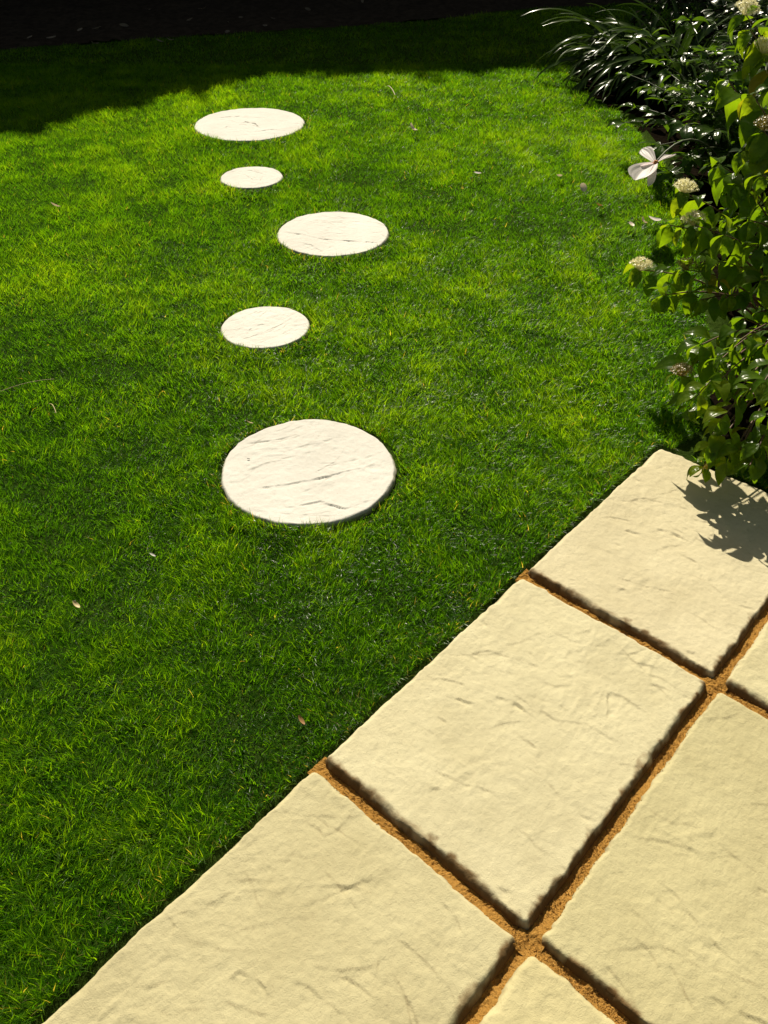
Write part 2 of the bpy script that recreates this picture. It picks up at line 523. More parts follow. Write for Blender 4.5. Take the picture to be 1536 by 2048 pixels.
# patio: a sub-base that carries the slabs and the sand
s0, s1, t0, t1 = 0.006, 4 * SL - 0.006, 0.006, 3 * SW - 0.006
cor = [J0 + E_ * s + N_ * t for s, t in ((s0, t0), (s1, t0), (s1, t1), (s0, t1))]
vs = [(c.x, c.y, z) for z in (-0.10, -0.043) for c in cor]
me = fast_mesh('patio', vs, [np.array([[0, 1, 2, 3], [4, 5, 6, 7], [0, 1, 5, 4], [1, 2, 6, 5], [2, 3, 7, 6], [3, 0, 4, 7]])], False)
patio = tag(link('patio', me, M_SAND), 'buff riven slab patio with sandy joints beside the lawn', kind='structure')
which = {(0, 0): (0, 0), (1, 0): (0, 0), (2, 0): (1, 0), (3, 0): (2, 0), (0, 1): (1, 0), (1, 1): (2, 0), (2, 1): (0, 0), (3, 1): (1, 0)}
tone = {(0, 0): (1.03, 1.0, .98), (1, 0): (1.0, .99, .95), (2, 0): (.97, .95, .84), (0, 1): (1.0, .98, .88), (1, 1): (.95, .93, .78), (2, 1): (.93, .90, .74)}
rs = random.Random(2)
for i in range(4):
    for j in range(3):
        mi, flip = which.get((i, j), (rs.randrange(3), 0))
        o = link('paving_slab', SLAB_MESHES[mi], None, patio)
        o.color = (*tone.get((i, j), (.95, .93, .82)), 1)      # slab tones vary; nearer ones painted yellower and darker like lens vignetting
        c = J0 + E_ * ((i + 0.5) * SL) + N_ * ((j + 0.5) * SW)
        o.location = (c.x, c.y, rs.uniform(-0.0015, 0.0015))
        # local x = along E_, y = along N_
        o.rotation_euler = (rs.uniform(-.0012, .0012), rs.uniform(-.0012, .0012), math.atan2(E_.y, E_.x) + math.pi * flip + rs.uniform(-.002, .002))

# jointing sand: a lumpy strip along every joint with loose grains
def sand_level(bw):
    q = np.clip((bw + 0.10) / 0.95, 0, 1)
    return -0.023 + 0.016 * q * q * (3 - 2 * q)
def sand_strip(p0, p1, k, module=1.0):
    L = (p1 - p0).length
    d = (p1 - p0) / L
    nrm = Vector((-d.y, d.x, 0))
    nu, nv = int(L / 0.003), 14
    u = np.linspace(0, L, nu); w = np.linspace(-0.030, 0.030, nv)
    U, Wd = np.meshgrid(u, w)
    gx, gy = p0.x + d.x * U + nrm.x * Wd, p0.y + d.y * U + nrm.y * Wd
    sunside = (nrm.x * sunxy[0] + nrm.y * sunxy[1])
    bank = -Wd * (1 if sunside > 0 else -1) / 0.030                  # piled against the lit face
    cross = np.abs(((U + .004) / module + .5) % 1.0 - .5) * module            # distance to the next crossing
    cw = np.clip(1.5 - cross / 0.02, 0, 1); cw = cw * cw * (3 - 2 * cw)
    bank = bank * (1 - cw) + cw * (0.18 + 0.25 * fbm(gx, gy, 30.0, 2, 1))
    z = sand_level(bank) + 0.006 * fbm(gx, gy, 30.0, 3, k) + 0.005 * fbm(gx, gy, 170.0, 2, k + 2)
    idx = np.arange(nu * nv).reshape(nv, nu)
    q = np.stack([idx[:-1, :-1], idx[:-1, 1:], idx[1:, 1:], idx[1:, :-1]], -1).reshape(-1, 4)
    return np.stack([gx, gy, z], -1).reshape(-1, 3), q

TV, TF, off = [], [], 0
GR = np.array([(1, 0, 0), (-1, 0, 0), (0, 1, 0), (0, -1, 0), (0, 0, 1), (0, 0, -1)], float)
GF = np.array([(0, 2, 4), (2, 1, 4), (1, 3, 4), (3, 0, 4), (2, 0, 5), (1, 2, 5), (3, 1, 5), (0, 3, 5)])
joints = [(J0 + E_ * (i * SL) + N_ * 0.004, J0 + E_ * (i * SL) + N_ * (3 * SW - .01)) for i in (1, 2, 3)]
joints += [(J0 + E_ * 0.004 + N_ * (j * SW), J0 + E_ * (4 * SL - .01) + N_ * (j * SW)) for j in (1, 2)]
V4, F4, F3, n4 = [], [], [], 0
for k, (a, b) in enumerate(joints):
    vv, qq = sand_strip(a, b, k, SW if k < 3 else SL)
    vv[:, 2] -= 0.0006 * k
    V4.append(vv); F4.append(qq + n4); n4 += len(vv)
for k, (a, b) in enumerate(joints):
    L = (b - a).length
    cnt = int(L * 1100)
    d = np.array((b - a) / L); nrm = np.array([-d[1], d[0], 0])
    side = 1 if nrm[0] * sunxy[0] + nrm[1] * sunxy[1] < 0 else -1
    u = rng.random(cnt) * L
    w = rng.normal(0.006 * side, 0.0085, cnt)
    keepg = (fbm(u, w * 0, 9.0, 2, k) > -0.25)
    u, w = u[keepg], w[keepg]
    P = np.array(a)[None] + d[None] * u[:, None] + nrm[None] * w[:, None]
    P[:, 2] = sand_level(w * side / 0.030) + rng.random(len(u)) * 0.005
    r = rng.uniform(0.0008, 0.0021, len(u))
    vv = P[:, None, :] + GR[None] * (r[:, None, None] * rng.uniform(.6, 1.3, (len(u), 6, 1)))
    F3.append((GF[None] + (np.arange(len(u)) * 6)[:, None, None]).reshape(-1, 3) + n4)
    V4.append(vv.reshape(-1, 3)); n4 += len(u) * 6
me = fast_mesh('sand', np.concatenate(V4), [np.concatenate(F4), np.concatenate(F3)], False)
tag(link('jointing_sand', me, M_SAND, patio), 'orange sand brushed into the slab joints', kind='stuff')

# stepping stones
def stone_mesh(name, R, k, lines, thick=0.05):
    nr, na = 90, 260
    rr = np.linspace(0, 1, nr) ** 0.8
    th = np.linspace(0, 2 * np.pi, na, endpoint=False)
    wob = 1 + 0.014 * fbm(np.cos(th) * R, np.sin(th) * R, 9.0, 2, k) + 0.012 * fbm(np.cos(th) * R, np.sin(th) * R, 34.0, 2, k + 3)
    Rr, Th = np.meshgrid(rr, th, indexing='ij')
    rad = R * Rr * (1 + (wob[None, :] - 1) * Rr)
    px, py = rad * np.cos(Th), rad * np.sin(Th)
    h = riven(px, py, k) * 0.9
    h -= h.mean()
    stain_shade = np.zeros_like(h)
    ledges(px, py, lines + fine_lines(k + 70, 16, R, R, math.atan2(lines[0][0][-1][1] - lines[0][0][0][1], lines[0][0][-1][0] - lines[0][0][0][0]), .2, .0013), h, stain_shade, sunxy, 0.85)
    ed = (1 - Rr) * R
    f = np.clip(1 - ed / (0.008 + 0.006 * fbm(px, py, 20.0, 2, k)), 0, 1)
    h -= 0.008 * f ** 2
    stain_shade = np.clip(stain_shade + 0.5 * np.clip(1 - ed / 0.006, 0, 1), 0, 1)
    top = np.stack([px, py, h], -1).reshape(-1, 3)
    idx = np.arange(nr * na).reshape(nr, na)
    nx = np.roll(np.arange(na), -1)
    q = np.stack([idx[:-1], idx[1:], idx[1:][:, nx], idx[:-1][:, nx]], -1).reshape(-1, 4)
    levels = [0.012, 0.028, thick]
    allv, st_, faces, prev, b = [top], [stain_shade.ravel()], [q], idx[-1], len(top)
    for li, z in enumerate(levels):
        lv = top[idx[-1]].copy()
        bul = 1 + 0.006 + 0.02 * fbm(np.cos(th) * R, np.sin(th) * R + li, 25.0, 2, k + 1)
        lv[:, 0] *= bul; lv[:, 1] *= bul; lv[:, 2] = -z
        cur = np.arange(na) + b; b += na
        faces.append(np.stack([prev, cur, cur[nx], prev[nx]], -1))
        allv.append(lv); st_.append(np.full(na, 0.75)); prev = cur  # sides coloured olive brown to paint in their shade
    me = fast_mesh(name, np.concatenate(allv), faces)
    attr(me, 'stain_shade', np.concatenate(st_))
    me.materials.append(M_STONE)
    return me

stone_lines = [
    [([(468, 992), (520, 976), (575, 968), (640, 956), (700, 940), (786, 918)], .0042, .02), ([(560, 1000), (574, 1016), (640, 1003), (690, 1017), (745, 998)], .0044, .02),
     ([(486, 888), (545, 882), (600, 867)], .003, .015), ([(470, 950), (540, 924), (640, 898)], .0018, .02), ([(560, 905), (610, 890), (700, 868)], .0022, .02),
     ([(640, 935), (720, 918), (775, 900)], .002, .015), ([(500, 1020), (600, 1030), (680, 1032)], .002, .015), ([(455, 965), (480, 962), (500, 952)], .0026, .015)],
    [([(486, 672), (508, 652), (524, 648), (542, 651)], .0045, .03), ([(468, 684), (505, 672), (560, 650), (590, 630)], .0022, .02), ([(505, 690), (560, 670), (600, 650)], .0015, .02)],
    [([(560, 462), (600, 468), (650, 478), (770, 486)], .0045, .03), ([(590, 484), (622, 489), (640, 500), (650, 508)], .004, .02), ([(620, 440), (690, 445), (740, 440)], .002, .03)],
    [([(490, 350), (505, 358), (500, 368)], .004, .02), ([(455, 345), (500, 340), (540, 352)], .002, .02)],
    [([(475, 252), (490, 243), (510, 246), (522, 258)], .007, .03), ([(440, 260), (455, 252), (470, 256)], .005, .02), ([(520, 262), (550, 258), (575, 262)], .005, .02), ([(430, 236), (480, 232), (540, 236)], .003, .04)]]
stone_labels = ['large round riven stepping stone nearest the patio', 'small round stepping stone just beyond the largest near stone',
                'large round stepping stone offset towards the shrubs, third from the patio', 'smallest looking round stepping stone, fourth from the patio',
                'round stepping stone farthest away, beside the shaded end of the lawn']
for k, ((cx, cy, R), L) in enumerate(zip(STONES, stone_lines)):
    loc = [([(on_ground(*p).x - cx, on_ground(*p).y - cy) for p in pts], d, w) for pts, d, w in L]
    o = link('stepping_stone', stone_mesh('stone', R, k, loc))
    o.location = (cx, cy, 0.0)
    if k == 0:
        o.rotation_euler = (0.0, 0.0, 0)
    tag(o, stone_labels[k], 'stepping stone', 'round stepping stones across the lawn')

# ------------------------------------------------------------------ grass
def make_grass():
    zones = [  # y0, y1, density, segments, blade width
        (0.2, 1.6, 78000, 2, 0.0020), (1.6, 2.6, 66000, 2, 0.0022), (2.6, 4.2, 42000, 2, 0.0026), (4.2, 6.0, 36000, 1, 0.0034), (6.0, 7.9, 24000, 1, 0.0040), (7.9, 10.7, 6000, 1, 0.006)]
    V, F, T, off = [], {4: [], 3: []}, [], 0
    for (y0, y1, den, seg, wid) in zones:
        half = 0.40 * y1 + 0.6
        n = int((y1 - y0) * 2 * half * den)
        x = rng.uniform(-half, half, n); y = rng.uniform(y0, y1, n)
        keep = np.abs(x) < 0.40 * y + 0.6
        s, t = st(x, y)
        edge_wob = 0.015 * fbm(x, y, 9.0, 2, 1)
        keep &= ~((s > -0.02 + edge_wob) & (t > -0.006 + 0.6 * edge_wob))
        keep &= x < bed_x(y) + 0.05 * fbm(x, y, 6.0, 3, 3) - 0.01
        keep &= y < back_y(x) + 0.15 * fbm(x, y, 4.0, 3, 3)
        near = np.full(n, 9.0)
        for (cx, cy, R) in STONES:
            d = np.hypot(x - cx, y - cy) - R
            near = np.minimum(near, d)
        keep &= near > 0.004 + 0.012 * np.abs(fbm(x, y, 16.0, 2, 5)) + 0.012 * (np.hypot(x - STONES[0][0], y - STONES[0][1]) < 0.6) * (y > STONES[0][1])
        behind = np.min([np.where(y > cy + .2 * R, np.hypot(x - cx, y - cy) - R, 9.0) for (cx, cy, R) in STONES], axis=0)
        keep &= behind > 0.022
        cl = fbm(x, y, 5.5, 3, 0)                     # hand-size tufts
        big = fbm(x, y, 1.3, 3, 2)
        keep &= rng.random(n) < np.clip(0.97 + 0.3 * cl, 0.7, 1)
        x, y, near, cl, big, s, t = (a[keep] for a in (x, y, near, cl, big, s, t))
        n = len(x)
        fine = fbm(x, y, 22.0, 2, 6)
        ln = 0.037 * (1 + 0.42 * cl + 0.38 * fine + 0.20 * big) * rng.uniform(0.6, 1.25, n)
        ln = np.clip(ln, 0.018, 0.068)
        edge = np.clip(np.minimum(near, np.where(s > -0.1, -t, 9.0)) / 0.06, 0, 1)
        ln *= 0.85 + 0.15 * edge
        # lean: a wandering direction for each tuft plus scatter
        ang = 3.0 * fbm(x, y, 2.2, 2, 4) + 7.0 * fbm(x, y, 9.0, 2, 7) + rng.normal(0, 1.3, n) + 1.2
        lean = np.clip(rng.normal(0.42, 0.28, n) + 0.5 * np.abs(fbm(x, y, 9.0, 2, 3)), 0.02, 1.3)
        bend = rng.uniform(0.1, 0.8, n)
        dx, dy = np.cos(ang), np.sin(ang)
        fa = rng.uniform(0, np.pi, n)                 # facing of the blade's width
        wx, wy = np.cos(fa), np.sin(fa)
        w = wid * rng.uniform(0.6, 1.3, n) * 0.5
        far_st = np.min([np.hypot(x - cx, y - cy) - R for (cx, cy, R) in STONES[1:]], axis=0)
        front = y - x * 0.0 < np.min([np.where(np.hypot(x - cx, y - cy) < R + .2, cy + .3 * R, 99) for (cx, cy, R) in STONES[1:]], axis=0)
        z0 = lawn_z(x, y) - 0.003 + np.where(front, 0.024, 0.010) * np.clip(1 - far_st / 0.12, 0, 1)
        z0 += 0.010 * np.clip(1 + t / 0.06, 0, 1) * (s > -.05)
        cx, cy, R = STONES[0]
        near0 = np.clip(1 - (np.hypot(x - cx, y - cy) - R) / 0.10, 0, 1)
        z0 += near0 * np.where((y < cy) & (x < cx + .08), 0.026, np.where(y < cy, -0.004, 0.006))
        pts = []
        for k in range(seg + 1):
            f = k / seg
            a = lean + bend * f
            hx = ln * f * np.sin(a); hz = ln * f * np.cos(a)
            c = np.stack([x + dx * hx, y + dy * hx, z0 + hz], -1)
            if k < seg:
                ww = w * (1 - 0.45 * f)
                o = np.stack([wx * ww, wy * ww, 0 * ww], -1)
                pts += [c - o, c + o]
            else:
                pts.append(c)
        nvp = len(pts)
        V.append(np.stack(pts, 1).reshape(-1, 3))
        b = off + np.arange(n) * nvp
        for k in range(seg - 1):
            F[4].append(np.stack([b + 2 * k, b + 2 * k + 1, b + 2 * k + 3, b + 2 * k + 2], -1))
        k = seg - 1
        F[3].append(np.stack([b + 2 * k, b + 2 * k + 1, b + 2 * k + 2], -1))
        tint = 0.44 + 0.36 * cl + 0.32 * big + 0.22 * fine + rng.normal(0, 0.17, n)
        tint = np.clip(tint, 0, 0.88)
        strawp = 0.003 + 0.10 * np.clip(1 - near / 0.06, 0, 1) + 0.02 * np.clip(fbm(x, y, 9.0, 2, 1), 0, 1) + 0.06 * np.clip(1 - (-t) / 0.12, 0, 1) * (s > -0.05)
        st_b = rng.random(n) < strawp
        tint[st_b] = rng.uniform(0.90, 1.0, st_b.sum())
        T.append(np.repeat(tint, nvp))
        off += n * nvp
    me = fast_mesh('grass', np.concatenate(V), [np.concatenate(F[4]), np.concatenate(F[3])])
    attr(me, 'tint', np.concatenate(T))
    print('grass tris', 2 * sum(len(f) for f in F[4]) + sum(len(f) for f in F[3]))
    return me
tag(link('grass', make_grass(), M_GRASS), 'short green grass of the lawn round the stepping stones', 'grass', kind='stuff')

# ------------------------------------------------------------------ leaves and plants
def leaf_shape(L, Wd, fold, droop, nl=8, shape=1.0, wave=0.0, serr=0.0):
    """pointed leaf along +Y, width along X, upper side +Z; returns verts, quads, vein attribute"""
    V, A = [], []
    for i in range(nl + 1):
        f = i / nl
        prof = (math.sin(math.pi * min(f ** shape, 1.0)) ** 0.85) if 0 < f < 1 else 0.0
        hw = max(Wd * 0.5 * prof, 0.0004)
        a = droop * f * f
        cy = L * (f - 0.16 * a * f); cz = -L * a * 0.5 * f
        for k in (-1, -0.5, 0, 0.5, 1):
            zz = abs(k) * hw * fold - (k * k) * hw * fold * 0.4 + wave * math.sin(f * 14 + k) * hw * abs(k)
            V.append((k * hw, cy + 0.10 * abs(k) * hw, cz + zz))
            A.append(1.0 if k == 0 else (0.55 if (i % 2 == 0) else 0.0) * (1 - 0.3 * abs(k)))
    Q = []
    for i in range(nl):
        for k in range(4):
            b = i * 5 + k
            Q.append((b, b + 1, b + 6, b + 5))
    return np.array(V), np.array(Q), np.array(A)

def leaf_mesh(name, mat, *a, **kw):
    V, Q, A = leaf_shape(*a, **kw)
    me = fast_mesh(name, V, [Q])
    attr(me, 'vein', A)
    me.materials.append(mat)
    return me

def frame(d, up, roll=0.0):
    """rotation matrix with +Y along d and +Z as near up as possible"""
    d = Vector(d).normalized()
    x = d.cross(Vector(up))
    if x.length < 1e-4:
        x = d.cross(Vector((1, 0, 0)))
    x.normalize()
    z = x.cross(d)
    M = Matrix((x, d, z)).transposed()
    return M @ Matrix.Rotation(roll, 3, 'Y')

def joined_leaves(name, specs, mat, parent, shapes, label=None):
    V, Q, A, T, off = [], [], [], [], 0
    for (p, M, sc, si) in specs:
        v, q, a = shapes[si]
        V.append((v * sc) @ np.array(M).T + np.array(p)); Q.append(q + off); A.append(a); off += len(v)
    me = fast_mesh(name, np.concatenate(V), [np.concatenate(Q)])
    attr(me, 'vein', np.concatenate(A))
    me.materials.append(mat)
    o = link(name, me, None, parent)
    tag(o, label, kind='stuff')
    return o

def tube(name, pts, radii, mat, parent, sides=6):
    pts = [Vector(p) for p in pts]
    V, Q = [], []
    for i, p in enumerate(pts):
        d = (pts[min(i + 1, len(pts) - 1)] - pts[max(i - 1, 0)]).normalized()
        x = d.cross(Vector((0.3, 0.1, 1))).normalized(); y = d.cross(x)
        for k in range(sides):
            a = 2 * math.pi * k / sides
            V.append(p + (x * math.cos(a) + y * math.sin(a)) * radii[i])
    for i in range(len(pts) - 1):
        for k in range(sides):
            k2 = (k + 1) % sides
            Q.append((i * sides + k, i * sides + k2, (i + 1) * sides + k2, (i + 1) * sides + k))
    me = fast_mesh(name, np.array([tuple(v) for v in V]), [np.array(Q)])
    return link(name, me, mat, parent)

def bez(p0, p1, p2, n):
    return [p0 * (1 - f) ** 2 + p1 * 2 * f * (1 - f) + p2 * f * f for f in [i / n for i in range(n + 1)]]

M_DOG = leafy_material('dogwood leaf', [(0.0, (0.040, 0.085, 0.008)), (0.6, (0.062, 0.115, 0.010)), (0.95, (0.085, 0.13, 0.012)), (1.0, (0.13, 0.11, 0.015))],
                       (4.0, 3.4, 0.4), trans=0.62, gloss=0.2, rough=0.25, veins=True, var=25.0)
M_PEONY = leafy_material('peony leaf', [(0.0, (0.026, 0.055, 0.010)), (0.7, (0.040, 0.080, 0.010)), (1.0, (0.055, 0.095, 0.012))],
                         (2.6, 2.6, 0.4), trans=0.55, gloss=0.24, rough=0.22, veins=True, var=20.0)
M_STRAP = leafy_material('strap leaf', [(0.0, (0.020, 0.042, 0.010)), (1.0, (0.036, 0.064, 0.012))], (1.4, 1.5, 0.5), trans=0.32, gloss=0.26, rough=0.22, veins=False, var=8.0)
M_DARKLEAF = leafy_material('evergreen leaf', [(0.0, (0.018, 0.035, 0.010)), (1.0, (0.030, 0.052, 0.012))], (1.2, 1.3, 0.5), trans=0.25, gloss=0.6, rough=0.25, veins=True, var=12.0)
M_TWIG = plain_material('dogwood twig', (0.12, 0.055, 0.03), 0.6)
M_STEM = plain_material('green stem', (0.07, 0.09, 0.03), 0.6)
M_CREAM = leafy_material('cream florets', [(0.0, (0.76, 0.72, 0.46)), (1.0, (0.82, 0.79, 0.58))], (1.0, 0.98, 0.8), trans=0.5, gloss=0.2, rough=0.5)
M_SPENT = leafy_material('spent florets', [(0.0, (0.24, 0.20, 0.06)), (1.0, (0.32, 0.24, 0.09))], (1.0, 0.9, 0.5), trans=0.3, gloss=0.2, rough=0.5)
M_PETAL = leafy_material('pale pink petal', [(0.0, (0.80, 0.72, 0.73)), (1.0, (0.84, 0.78, 0.78))], (1.0, 0.95, 0.95), trans=0.55, gloss=0.3, rough=0.45, veins=True)
M_DRYPETAL = leafy_material('fallen petal', [(0.0, (0.62, 0.50, 0.38)), (1.0, (0.78, 0.70, 0.60))], (1.0, 0.9, 0.75), trans=0.3, gloss=0.2, rough=0.5)
M_BROWN = leafy_material('dry brown leaf', [(0.0, (0.22, 0.10, 0.04)), (1.0, (0.38, 0.22, 0.10))], (1.0, 0.8, 0.5), trans=0.3, gloss=0.3, rough=0.45)
M_DEADLEAF = leafy_material('pale dead leaf', [(0.0, (0.10, 0.085, 0.065)), (1.0, (0.20, 0.17, 0.14))], (1.0, 0.9, 0.7), trans=0.3, gloss=0.3, rough=0.45)
M_STRAW = plain_material('straw', (0.50, 0.40, 0.20), 0.6)
M_SEED = plain_material('dark seed', (0.03, 0.025, 0.02), 0.4)
M_STAMEN = plain_material('orange stamens', (0.42, 0.16, 0.03), 0.7)

# --- dogwood with cream flower heads, leaning over the patio corner
R_ = random.Random(11)
DOG_SHAPES = [((0.125, 0.066, 0.45, 0.9), dict(shape=0.85)), ((0.110, 0.060, 0.35, 1.3), dict(shape=0.9)), ((0.100, 0.056, 0.55, 0.6), dict(shape=0.85))]
dog_meshes = [leaf_mesh('dogwood_leaf', M_DOG, *a, **k) for a, k in DOG_SHAPES]
dog_raw = [leaf_shape(*a, **k) for a, k in DOG_SHAPES]
DOG_BASE = Vector((1.72, 2.95, -0.03))
dogwood = tag(empty('dogwood_shrub', DOG_BASE), 'leafy dogwood with cream flower heads hanging over the patio corner', 'shrub')

def floret_head(name, r, mat, seed, density=130):
    rr = random.Random(seed)
    V, Q, off = [], [], 0
    for i in range(density):
        a = rr.uniform(0, 2 * math.pi); q = math.sqrt(rr.random())
        x, y = q * r * math.cos(a), q * r * math.sin(a)
        z = 0.62 * r * (1 - q * q) + rr.uniform(-0.06, 0.06) * r
        d = Vector((x * 0.6, y * 0.6, r * 0.8)).normalized()
        M = frame(Vector((math.cos(a * 7), math.sin(a * 7), 0.1)).normalized(), d)
        c = Vector((x, y, z))
        s = r * rr.uniform(0.09, 0.14)
        for k in range(4):                                # four narrow petals
            b = k * math.pi / 2
            u = M @ Vector((math.cos(b), math.sin(b), 0.35)); w = M @ Vector((-math.sin(b), math.cos(b), 0))
            for p in (c, c + u * s * .6 + w * s * .28, c + u * s * 1.2, c + u * s * .6 - w * s * .28):
                V.append(tuple(p))
            Q.append((off, off + 1, off + 2, off + 3)); off += 4
        for k in range(3):                                # stamens
            u = (d + Vector((rr.uniform(-.5, .5), rr.uniform(-.5, .5), 0))).normalized() * s * 1.6
            w = Vector((rr.uniform(-1, 1), rr.uniform(-1, 1), 0)).normalized() * 0.0006
            for p in (c - w, c + w, c + u + w, c + u - w):
                V.append(tuple(p))
            Q.append((off, off + 1, off + 2, off + 3)); off += 4
        w = Vector((0.0007, 0.0004, 0)); root = Vector((x * .15, y * .15, -0.45 * r))
        for p in (root - w, root + w, c + w, c - w):      # pedicel
            V.append(tuple(p))
        Q.append((off, off + 1, off + 2, off + 3)); off += 4
    me = fast_mesh(name, np.array(V), [np.array(Q)], False)
    me.materials.append(mat)
    return me
heads = [floret_head('flower_head', 0.043, M_CREAM, 1), floret_head('flower_head', 0.043, M_CREAM, 2), floret_head('spent_head', 0.038, M_SPENT, 3, 90)]

dog_leaves, dog_stuff = [], []
def shoot(tip, ctrl=None, nodes=4, flower=None, size=1.0, spread=1.0, parts=True, base=None, stem=True):
    base = base or DOG_BASE + Vector((R_.uniform(-.08, .08), R_.uniform(-.08, .08), 0))
    tip = Vector(tip)
    if ctrl is None:
        ctrl = base.lerp(tip, 0.45) + Vector((0, 0, 0.30 * (tip - base).length))
    pts = bez(base, ctrl, tip, 10)
    if stem:
        o = tube('branch', [p - DOG_BASE for p in pts], [0.007 * (1 - 0.75 * i / 10) for i in range(11)], M_TWIG, dogwood)
    d = (pts[-1] - pts[-2]).normalized()
    ln = (tip - base).length
    for nn in range(nodes):
        back = nn * 0.055 * size
        p = tip - d * back
        ang = nn * math.pi / 2 + R_.uniform(-.3, .3) + (tip.x * 9)
        x = d.cross(Vector((0, 0, 1)))
        if x.length < .05: x = Vector((1, 0, 0))
        x.normalize(); y = x.cross(d)
        cnt = 2 if nn else 4
        for k in range(cnt):
            a = ang + k * 2 * math.pi / cnt + R_.uniform(-.25, .25)
            outd = x * math.cos(a) + y * math.sin(a)
            ld = (outd * 0.8 * spread + d * 0.35 + Vector((0, 0, -0.55 - R_.uniform(-.25, .35)))).normalized()
            up = (Vector((0, 0, 1)) + outd * 0.25 + Vector((R_.uniform(-.35, .35), R_.uniform(-.35, .35), 0))).normalized()
            sc = size * R_.uniform(0.75, 1.2) * (0.75 if nn == 0 else 1.0)
            spec = (p + outd * 0.006 - DOG_BASE, frame(ld, up, R_.uniform(-.4, .4)), sc, R_.randrange(3))
            (dog_leaves if parts else dog_stuff).append(spec)
    if flower is not None:
        o = link('flower_cluster', heads[flower], None, dogwood)
        o.location = tip + Vector((0, 0, 0.018)) - DOG_BASE
        o.rotation_euler = (R_.uniform(-.25, .25), R_.uniform(-.25, .25), R_.uniform(0, 6))
        if flower == 2:
            o['label'] = 'spent brownish flower cluster'

# flowering tips measured from the photograph: pixel, depth along Y
for (u, v, Yd, fl) in [(1368, 386, 3.05, 0), (1385, 450, 2.95, 1), (1280, 540, 2.98, 0), (1372, 540, 2.86, 2), (1528, 108, 3.15, 0), (1528, 262, 2.9, 2), (1492, 30, 3.3, 1), (1362, 752, 2.4, 2)]:
    shoot(at_depth(u, v, Yd), flower=fl, nodes=4)
# leafy tips
for (u, v, Yd) in [(1455, 160, 3.2), (1500, 60, 3.2), (1505, 190, 3.0), (1440, 330, 3.05), (1490, 300, 2.9), (1525, 350, 2.75), (1500, 440, 2.75), (1450, 470, 2.8),
                   (1330, 590, 2.85), (1400, 600, 2.75), (1460, 590, 2.7), (1520, 560, 2.6), (1340, 450, 3.0), (1420, 520, 2.8), (1400, 690, 2.45), (1480, 680, 2.35),
                   (1395, 790, 2.22), (1440, 840, 2.15), (1375, 815, 2.3), (1500, 780, 2.2), (1530, 690, 2.35), (1425, 890, 2.14), (1480, 900, 2.1), (1405, 935, 2.13), (1455, 925, 2.1), (1520, 890, 2.05), (1470, 790, 2.25), (1440, 720, 2.35), (1530, 760, 2.1),
                   (1430, 770, 2.25), (1535, 830, 2.1), (1480, 370, 2.95), (1520, 490, 2.7), (1500, 930, 2.03), (1580, 900, 2.0), (1570, 780, 2.05)]:
    shoot(at_depth(u, v, Yd), nodes=3 if Yd < 2.4 else R_.choice((3, 4, 4)), size=R_.uniform(.85, 1.1) * (.78 if Yd < 2.4 else 1))
# the unseen and inner body of the shrub
for i in range(240):
    a = R_.uniform(0, 2 * math.pi); q = math.sqrt(R_.random()); z = R_.uniform(0.05, 1.0)
    rad = 0.62 * q * (1.0 - 0.35 * abs(z - 0.45))
    p = DOG_BASE + Vector((0.26 + rad * math.cos(a), -0.05 + rad * math.sin(a) * 0.9, z))
    if i % 2 == 1:                                     # low growth over the soil
        p = Vector((R_.uniform(1.35, 2.3), R_.uniform(2.6, 4.3), R_.uniform(.05, .3)))
    if p.x < np.interp(p.y, [2, 2.6, 3.3, 4.2, 4.9], [1.3, 1.25, 1.5, 1.72, 1.85]) - .25 * max(0, p.z - .3) or (p.y < 2.7 and p.z < .35):
        continue
    shoot(p, nodes=4, size=R_.uniform(.8, 1.1), parts=False, stem=(i % 3 == 0))
for i in range(34):                                    # dense low growth beside the patio corner
    p = Vector((R_.uniform(1.15, 1.85), R_.uniform(2.1, 3.0), R_.uniform(.08, .42)))
    if st(p.x, p.y)[0] < -0.10 and p.x > np.interp(p.y, [2, 2.6, 3.0], [1.1, 1.25, 1.4]):
        shoot(p, nodes=4, size=R_.uniform(.7, .95), parts=False, stem=(i % 4 == 0))
for n, (p, M, sc, si) in enumerate(dog_leaves):
    if n >= 290:
        dog_stuff.append((p, M, sc, si)); continue
    o = link('leaf', dog_meshes[si], None, dogwood)
    o.matrix_local = Matrix.Translation(p) @ M.to_4x4() @ Matrix.Scale(sc, 4)
joined_leaves('foliage', dog_stuff, M_DOG, dogwood, dog_raw, 'inner dogwood foliage')

